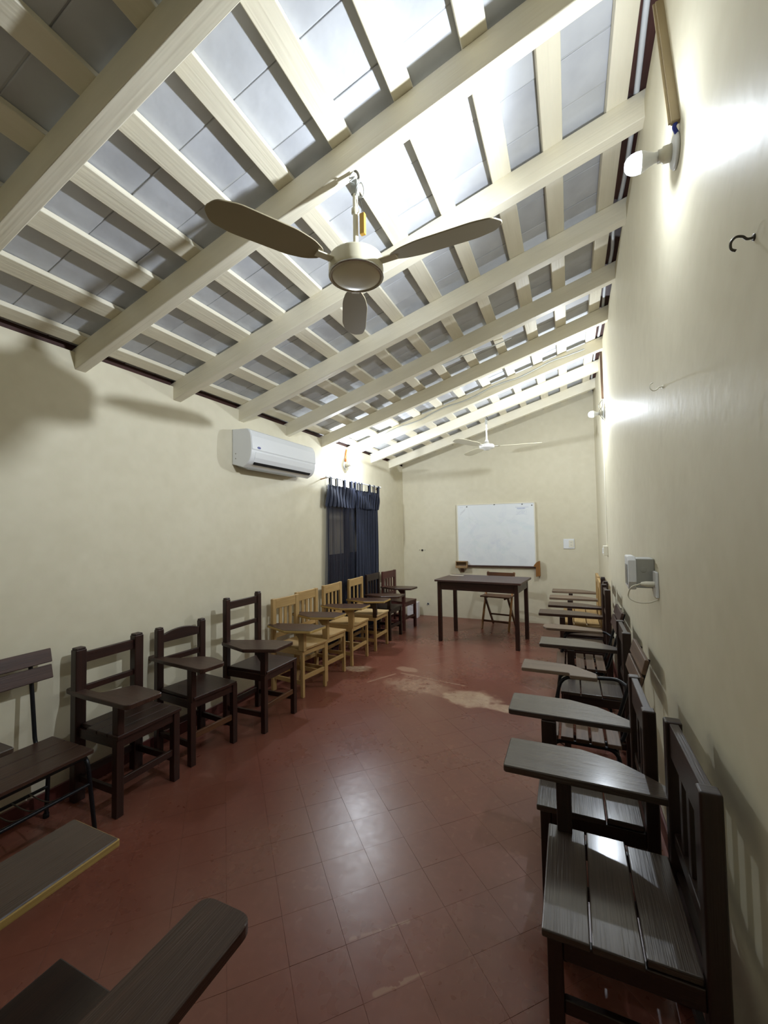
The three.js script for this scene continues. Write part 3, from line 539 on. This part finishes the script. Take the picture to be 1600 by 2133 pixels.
// ================================================================== LOW WALL: AIR CONDITIONER, CURTAIN
{
  const g = thing('air_conditioner', 'white split air conditioner high on the low wall', 'air conditioner', [0, 0, 2.90]);
  const z = 0.92, prof = [[0, 1.945], [0.11, 1.915], [0.165, 1.945], [0.192, 1.985], [0.205, 2.05], [0.20, 2.16], [0.175, 2.215], [0.15, 2.228], [0, 2.235]];
  const curve = new THREE.SplineCurve(prof.slice(1, 8).map(p => new THREE.Vector2(...p))).getPoints(24).map(v => [v.x, v.y]);
  part('body', extrudeXY([[0.002, 1.945], ...curve, [0.002, 2.235]], z, 0.006), M.whitePlastic, g);
  // front panel stands slightly proud of the body
  const arc = [[0.203, 2.047], [0.2095, 2.06], [0.2075, 2.11], [0.203, 2.165], [0.183, 2.212], [0.177, 2.212], [0.19, 2.16], [0.195, 2.1], [0.196, 2.047]];
  part('front_panel', extrudeXY(arc, z - 0.012, 0.0015), M.whitePlastic, g, [0, 0, 0.006]);
  const lou = [[0.1995, 2.04], [0.2045, 2.037], [0.196, 1.992], [0.178, 1.957], [0.173, 1.961], [0.19, 1.995]];
  part('louver', extrudeXY(lou, z - 0.1, 0.001), M.whitePlastic, g, [0.002, 0, 0.05]);
  part('outlet_slot', extrudeXY([[0.166, 1.938], [0.181, 1.957], [0.176, 1.961], [0.16, 1.942]], z - 0.12, 0.0008), M.black, g, [0.003, -0.001, 0.06]);
  part('drip_tray', extrudeXY([[0.01, 1.932], [0.11, 1.903], [0.12, 1.915], [0.01, 1.945]], z - 0.25, 0.003), M.greyPlastic, g, [0, 0, 0.2]);
  const badge = part('badge', new THREE.CylinderGeometry(0.5, 0.5, 0.003, 24), phy({ color: 0x2c3a86, roughness: 0.3 }), g, [0.2085, 2.075, z - 0.085]); badge.scale.set(0.02, 1, 0.042); badge.rotation.set(0, 0, -Math.PI / 2 - 0.02);
  part('screw', lathe([[0, 0.003], [0.005, 0.002], [0.005, 0]], 10), M.greyPlastic, g, [0.04, 2.03, z], [Math.PI / 2, 0, 0]);
  part('screw', lathe([[0, 0.003], [0.005, 0.002], [0.005, 0]], 10), M.greyPlastic, g, [0.04, 1.99, z], [Math.PI / 2, 0, 0]);
}
{
  const y = 1.985, g = thing('curtain_rod', 'thin white curtain rod on the low wall above the navy curtain', 'curtain rod', [0, 0, 0]);
  tube('rod', g, M.whitePlastic, [[0.058, y, 1.03], [0.058, y, 1.7], [0.058, y, 2.46]], 0.008, 6);
  for (const z of [1.06, 2.44]) { tube('bracket', g, M.bracket, [[0.002, y - 0.03, z + (z > 2 ? 0.06 : -0.02)], [0.035, y - 0.012, z + 0.02], [0.058, y - 0.008, z]], 0.006, 6); }
  for (const z of [1.025, 2.465]) part('finial', new THREE.SphereGeometry(0.013, 12, 8), M.whitePlastic, g, [0.058, y, z]);
  const cloth = (z0, z1, yTop, yBot, amp, nf, x, ph, flare = 0) => {
    const nu = nf * 10, nv = 16, pos = [], uv = [], idx = [];
    for (let j = 0; j <= nv; j++) for (let i = 0; i <= nu; i++) {
      const s = i / nu, t = j / nv, zz = z0 + (z1 - z0) * s + flare * s * t, k = 0.55 + 0.45 * t;
      const fx = x + k * amp * (Math.sin(s * nf * 6.283 + ph) + 0.45 * Math.sin(s * nf * 2.7 * 6.283 + ph * 2 + t * 1.3)) + 0.01 * Math.sin(t * 4 + s * 7);
      pos.push(clamp(fx, 0.014, 0.08), yTop + (yBot - yTop) * t + 0.006 * Math.sin(s * nf * 6.283), zz + 0.012 * Math.sin(s * nf * 12.566 + 1 + t)); uv.push(s * (z1 - z0), t * (yTop - yBot));
    }
    for (let j = 0; j < nv; j++) for (let i = 0; i < nu; i++) { const a = j * (nu + 1) + i; idx.push(a, a + 1, a + nu + 1, a + 1, a + nu + 2, a + nu + 1); }
    const q = new THREE.BufferGeometry(); q.setAttribute('position', new THREE.Float32BufferAttribute(pos, 3)); q.setAttribute('uv', new THREE.Float32BufferAttribute(uv, 2)); q.setIndex(idx); q.computeVertexNormals(); return q;
  };
  const weave = dataTex(128, 128, (u, v) => mix3([20, 25, 42], [34, 41, 62], 0.5 * fbm(u, v, 32, 4, 2, 301) + 0.5 * fbm(u, v, 4, 32, 2, 305)), true, [5, 5]);
  const sheer = phy({ map: weave, roughness: 0.85, side: THREE.DoubleSide, transparent: true, opacity: 0.6 });
  const heavy = phy({ map: weave, roughness: 0.8, side: THREE.DoubleSide });
  for (const [label, z0, z1, mat, nf, tabs, drop, fl] of [['sheer navy curtain panel showing the door behind it', 1.77, 2.44, sheer, 7, [1.79, 1.89, 2.06, 2.24, 2.38], 0.082, 0.06], ['dense navy curtain panel nearer the end wall', 1.08, 1.735, heavy, 9, [1.10, 1.24, 1.38, 1.62, 1.70], 0.11, 0.0]]) {
    const c = thing('curtain', label, 'curtain', [0, 0, 0], 0, 'navy curtain panels over the door');
    part('drape', cloth(z0, z1, 1.90, 0.03, 0.011, nf, 0.038, z0 * 9, fl), mat, c);
    part('valance', cloth(z0, z1 + (z1 > 2 ? 0.015 : 0), y - drop, 1.66, 0.008, nf + 2, 0.062, z0 * 5, z1 > 2 ? 0.03 : 0), heavy, c);
    for (const zt of tabs) {
      const wdt = rr(0.024, 0.04), s = new THREE.Shape(); // loop of cloth over the rod
      const out = [], rI = 0.0095, rO = 0.0125, low = -drop - 0.02;
      for (let k = 0; k <= 10; k++) { const a = Math.PI * k / 10; out.push([Math.cos(a) * rO, Math.sin(a) * rO]); }
      out.push([-rO, low]); out.push([-rI, low]); for (let k = 10; k >= 0; k--) { const a = Math.PI * k / 10; out.push([Math.cos(a) * rI, Math.sin(a) * rI]); } out.push([rI, low]); out.push([rO, low]);
      const m = part('tab', extrudeXY(out, wdt, 0), heavy, c, [0.058, y, zt - wdt / 2]); m.rotation.y = rr(-0.12, 0.12);
    }
  }
}
// ================================================================== HIGH WALL FITTINGS
{ // box with white front
  const g = thing('wall_device', 'beige box with rounded white front plugged in on the high wall', 'device', [W, 1.165, 4.10]);
  part('housing', rbox(0.075, 0.135, 0.12, 0.005), M.greyPlastic, g, [-0.0375, 0.008, 0.0]);
  const fp = [[-0.062, -0.07], [0.045, -0.078], [0.068, -0.04], [0.068, 0.06], [0.045, 0.078], [-0.062, 0.078]];
  const f = part('front_cover', extrudeXY(fp, 0.034, 0.006), M.whitePlastic, g, [-0.073, 0.008, 0], [0, -Math.PI / 2, 0]); f.geometry.translate(0, 0, 0);
  part('window', rbox(0.003, 0.095, 0.075, 0.001), phy({ color: 0x6c7076, roughness: 0.25 }), g, [-0.1075, -0.002, 0.0]);
  part('knockout', lathe([[0, 0.002], [0.012, 0.0015], [0.013, 0]], 16), M.greyPlastic, g, [-0.045, 0.025, 0.06], [Math.PI / 2, 0, 0]);
  const s = thing('wall_socket', 'white socket with plugged-in cable beside the beige box on the high wall', 'socket', [W, 1.13, 4.21]);
  part('plate', rbox(0.012, 0.115, 0.07, 0.004), M.whitePlastic, s, [-0.006, 0, 0]);
  part('plug', lathe([[0, 0.055], [0.009, 0.05], [0.013, 0.03], [0.013, 0.0], [0, 0]], 14), M.ivory, s, [-0.012, 0.0, 0.0], [0, 0, Math.PI / 2]);
  tube('cable', s, M.ivory, [[-0.066, 0.0, 0], [-0.1, -0.02, -0.02], [-0.11, -0.065, -0.04], [-0.08, -0.085, -0.02], [-0.04, -0.08, 0.02], [-0.003, -0.062, 0.03]], 0.003);
}
{
  const g = thing('switch_box', 'small white surface switch box on the high wall near the far corner', 'switch', [W, 1.135, 1.55]);
  part('box', rbox(0.042, 0.10, 0.10, 0.005), M.ivory, g, [-0.021, 0, 0]); part('rocker', rbox(0.008, 0.05, 0.03, 0.003), M.whitePlastic, g, [-0.045, 0, 0]);
  part('indicator', new THREE.SphereGeometry(0.007, 10, 8), M.whitePlastic, g, [-0.044, -0.025, 0.03]);
  tube('wire', g, M.ivory, [[-0.004, 0.05, 0.01], [-0.004, 0.4, 0.01], [-0.004, 1.2, 0.03]], 0.004);
}
for (const [label, y, z, k, up] of [['large steel hook screwed into the high wall near the camera', 1.96, 5.385, 0.37, 1], ['small pale hook on the high wall beyond the large hook', 1.935, 4.50, 0.42, -1]]) {
  const g = thing('wall_hook', label, 'hook', [W, y, z]), mat = up > 0 ? M.wire : M.ivory;
  tube('shaft', g, mat, [[0.004, 0, 0], [-0.03, 0, 0], [-0.05, up * 0.016, 0], [-0.078, up * 0.02, 0], [-0.1, 0, 0], [-0.1, up * -0.03, 0], [-0.08, up * -0.042, 0]].map(p => [p[0] * k, p[1] * k * 1.2, p[2]]), 0.0025, 10);
  part('collar', lathe([[0, 0.004], [0.006, 0.003], [0.007, 0]], 12), mat, g, null, [0, 0, Math.PI / 2]);
}
{ // cables
  const g = thing('ceiling_cable', 'white cable running along the top of the high wall over the rafters', 'cable', [0, 0, 0]);
  const pts = []; for (let z = 0.02; z < D; z += 0.318) pts.push([W - 0.03 + rr(-0.012, 0.012), under(W - 0.03) + BEAM + 0.016 + (Math.abs(((z - 0.56 + 0.318) % 0.636) - 0.318) > 0.2 ? -0.006 : 0), z]);
  tube('cable', g, M.cable, pts, 0.012, 5);
  const h = thing('beam_cable', 'thin pale cable slung under the rafters across the middle of the ceiling', 'cable', [0, 0, 0]);
  const q = []; for (let k = 0; k <= 12; k++) { const t = k / 12, x = 0.55 + 1.55 * t; q.push([x, under(x) + 0.105 + 0.006 * Math.sin(k * 2.2), 3.06 - 0.35 * t]); }
  tube('cable', h, M.cable, q, 0.005, 4);
  const k = thing('rafter_cable', 'dusty cable lying along a far rafter above the far fan', 'cable', [0, 0, 0]);
  const p = []; for (let i = 0; i <= 14; i++) { const x = 0.5 + 2.2 * i / 14; p.push([x, under(x) + 0.075 + 0.012 * Math.sin(i * 1.7), 1.832 + 0.010]); }
  tube('cable', k, M.greyPlastic, p, 0.007, 4);
}
// ================================================================== LAMPS
const bulbGlow = () => new THREE.MeshStandardMaterial({ color: 0xffffff, emissive: LAMP.color, emissiveIntensity: 14, roughness: 0.4 });
function wallLamp(label, pos, dir, power, drop, extra) {       // dir +1: sticks out along +x, -1: along -x
  const g = thing('wall_lamp', label, 'lamp', pos, 0, 'bare bulb wall lamps'), q = dir > 0 ? -Math.PI / 2 : Math.PI / 2;
  part('backplate', lathe([[0, 0.016], [0.03, 0.016], [0.044, 0.012], [0.05, 0.006], [0.05, 0.0], [0, 0]], 36), M.whitePlastic, g, null, [0, 0, q]);
  part('socket', lathe([[0, 0.016], [0.025, 0.016], [0.024, 0.038], [0.019, 0.042], [0.019, 0.052], [0, 0.052]], 28), M.ivory, g, null, [0, 0, q]);
  part('bulb_housing', lathe([[0.0145, 0.05], [0.0155, 0.062], [0.021, 0.076], [0.028, 0.088], [0.032, 0.0985], [0.031, 0.1], [0, 0.1]], 28), M.whitePlastic, g, null, [0, 0, q]);
  const b = part('bulb', lathe([[0, 0.147], [0.012, 0.1455], [0.022, 0.139], [0.029, 0.127], [0.0318, 0.113], [0.031, 0.1005], [0, 0.1005]], 28), bulbGlow(), g, null, [0, 0, q]);
  b.castShadow = false;
  const l = new THREE.PointLight(LAMP.color, power[0], 0, 2); l.name = 'bulb_light'; l.position.set(dir * 0.108, 0, 0); l.castShadow = true; l.shadow.radius = 1.2; g.add(l);
  // the diode board under the dome throws most of its light straight ahead
  const f = new THREE.SpotLight(LAMP.color, power[1], 0, 1.1, 1, 2); f.name = 'board_light'; f.position.set(dir * 0.108, 0, 0); f.castShadow = true; f.shadow.radius = 1.2; g.add(f);
  f.target.position.set(dir, 0, 0); f.target.name = 'board_aim'; g.add(f.target);
  if (extra) extra(g);
  return g;
}
wallLamp('bare bulb wall lamp on the high wall nearest the camera', [W, 2.587, 4.855], -1, LAMP.near, 0, g => {
  tube('blue_wire', g, std({ color: 0x2a3a9a, roughness: 0.5 }), [[-0.006, 0.03, 0.035], [-0.014, 0.045, 0.044], [-0.008, 0.058, 0.046]], 0.006);
});
{
  const g = thing('cable_duct', 'beige plastic cable duct coming down to the nearest wall lamp', 'cable duct', [0, 0, 0]);
  bar('channel', g, M.duct, [W - 0.008, 2.64, 4.905], [W - 0.008, 3.2, 4.765], 0.016, 0.032, 0.003);
  bar('lid', g, M.duct, [W - 0.018, 2.64, 4.905], [W - 0.018, 3.2, 4.765], 0.006, 0.026, 0.002);
}
wallLamp('bare bulb wall lamp on the high wall near the far corner', [W, 2.505, 1.80], -1, LAMP.far, 0, g => {
  tube('loose_wire', g, M.greyPlastic, [[-0.01, 0.15, -0.03], [-0.05, 0.08, 0.0], [-0.03, 0.02, 0.055], [-0.02, -0.05, 0.03], [-0.015, -0.08, 0.04]], 0.003);
  tube('loose_wire', g, M.greyPlastic, [[-0.012, 0.15, -0.03], [-0.02, 0.06, 0.05], [-0.05, 0.0, 0.045], [-0.02, -0.07, 0.035]], 0.003);
});
{
  const g = thing('wire_conduit', 'narrow brown conduit above the far lamp on the high wall', 'conduit', [0, 0, 0]);
  bar('channel', g, M.slatTan, [W - 0.007, 2.655, 1.77], [W - 0.007, 3.14, 1.75], 0.014, 0.03, 0.003);
}
wallLamp('bare bulb wall lamp above the curtain on the low wall', [0, 2.185, 1.935], 1, LAMP.left, 0, g => {
  tube('orange_conduit', g, std({ color: 0xc9732e, roughness: 0.5 }), [[0.012, 0.045, 0.01], [0.02, 0.09, 0.012], [0.014, 0.14, -0.004], [0.012, 0.20, -0.03]], 0.010);
  tube('loose_wire', g, M.ivory, [[0.02, -0.03, 0.02], [0.03, -0.07, 0.015], [0.02, -0.095, 0.01]], 0.004);
});
// ================================================================== CEILING FANS
function fan(label, x, y, z, o) {                              // y: middle of the motor
  const g = thing('ceiling_fan', label, 'fan', [x, y, z], 0, 'ceiling fans'), R = o.r, top = o.top - y;
  const prof = o.dome ? [[0, -0.05], [R * 0.4, -0.046], [R * 0.5, -0.03], [R * 0.95, -0.024], [R, -0.01], [R, 0.006], [R * 0.9, 0.02], [R * 0.4, 0.03], [0.03, 0.045], [0, 0.045]] : [[0, -0.048], [R * 0.55, -0.047], [R * 0.84, -0.042], [R * 0.90, -0.036], [R * 0.92, -0.043], [R * 0.985, -0.038], [R, -0.024], [R, 0.022], [R * 0.96, 0.03], [R * 0.7, 0.046], [R * 0.3, 0.058], [0.026, 0.07], [0, 0.07]];
  part('motor', lathe(prof, 48), o.mat, g);
  if (!o.dome) part('trim_ring', new THREE.TorusGeometry(R * 0.97, 0.004, 8, 48), M.chrome, g, [0, -0.038, 0], [Math.PI / 2, 0, 0]);
  part('down_rod', lathe([[0.026, 0.055], [0.014, 0.085], [0.0105, 0.1], [0.0105, top * 0.55], [0.016, top * 0.56], [0.016, top * 0.60], [0.0105, top * 0.61], [0.0105, top - 0.085], [0, top - 0.085]], 18), o.mat, g);
  part('yoke', rbox(0.03, 0.06, 0.022, 0.004), M.greyPlastic, g, [0, top - 0.07, 0]);
  tube('hook', g, M.wire, [[0, top - 0.055, 0], [0.016, top - 0.035, 0], [0.012, top - 0.012, 0], [0, top + 0.004, 0]], 0.005);
  if (!o.dome) {
    tube('wire', g, M.cable, [[0, top - 0.01, 0.01], [-0.018, top - 0.03, 0.012], [0.012, top - 0.045, 0.022], [-0.012, top - 0.055, 0.02], [0.008, top - 0.07, 0.02]], 0.003);
    tube('wire', g, M.cable, [[0.008, top - 0.11, 0.012], [0.02, top - 0.075, 0.016], [0.035, top - 0.07, 0.012], [0.045, top - 0.1, 0.01], [0.04, top - 0.125, 0.01], [0.02, top - 0.12, 0.01]], 0.003);
    part('capacitor', rbox(0.022, 0.085, 0.018, 0.003), std({ color: 0xc79a3c, roughness: 0.5 }), g, [0.032, 0.165, 0.0]);
    tube('wire', g, M.wire, [[0.03, 0.2, 0], [0.028, 0.24, 0], [0.02, 0.27, 0.004]], 0.002);
  }
  const bl = [[0.0, -0.02], [0.05, -0.045], [0.12, -0.058], [o.len - 0.1, -0.062], [o.len - 0.03, -0.045], [o.len, 0], [o.len - 0.03, 0.045], [o.len - 0.1, 0.058], [0.12, 0.058], [0.05, 0.045], [0.0, 0.02]];
  for (let k = 0; k < 3; k++) {
    const a = o.ang + k * Math.PI * 2 / 3, arm = new THREE.Group(); arm.name = 'blade_arm'; g.add(arm); arm.rotation.y = -a;
    part('bracket', rbox(0.09, 0.006, 0.034, 0.002), o.mat, arm, [R + 0.02, -0.006, 0]);
    const b = part('blade', plate(bl, 0.005, 0.001, 0.02), o.blade, arm, [R + 0.04, 0.0, 0]); b.rotation.x = 0.2;
  }
  return g;
}
fan('cream ceiling fan with round motor hanging from a near rafter', 1.77, 2.437, 4.98, { r: 0.109, top: under(1.77), mat: M.fanEnamel, blade: M.bladeTan, len: 0.42, ang: 0.02 });
fan('white ceiling fan hanging from a far rafter near the end wall', 1.595, 2.405, 1.165, { r: 0.092, top: under(1.595), mat: M.fanWhite, blade: M.fanEnamel, len: 0.52, ang: -0.1, dome: true });

scene.traverse(o => { if (o.isMesh) { o.castShadow = o.name !== 'bulb'; o.receiveShadow = true; } });
renderer.render(scene, camera);
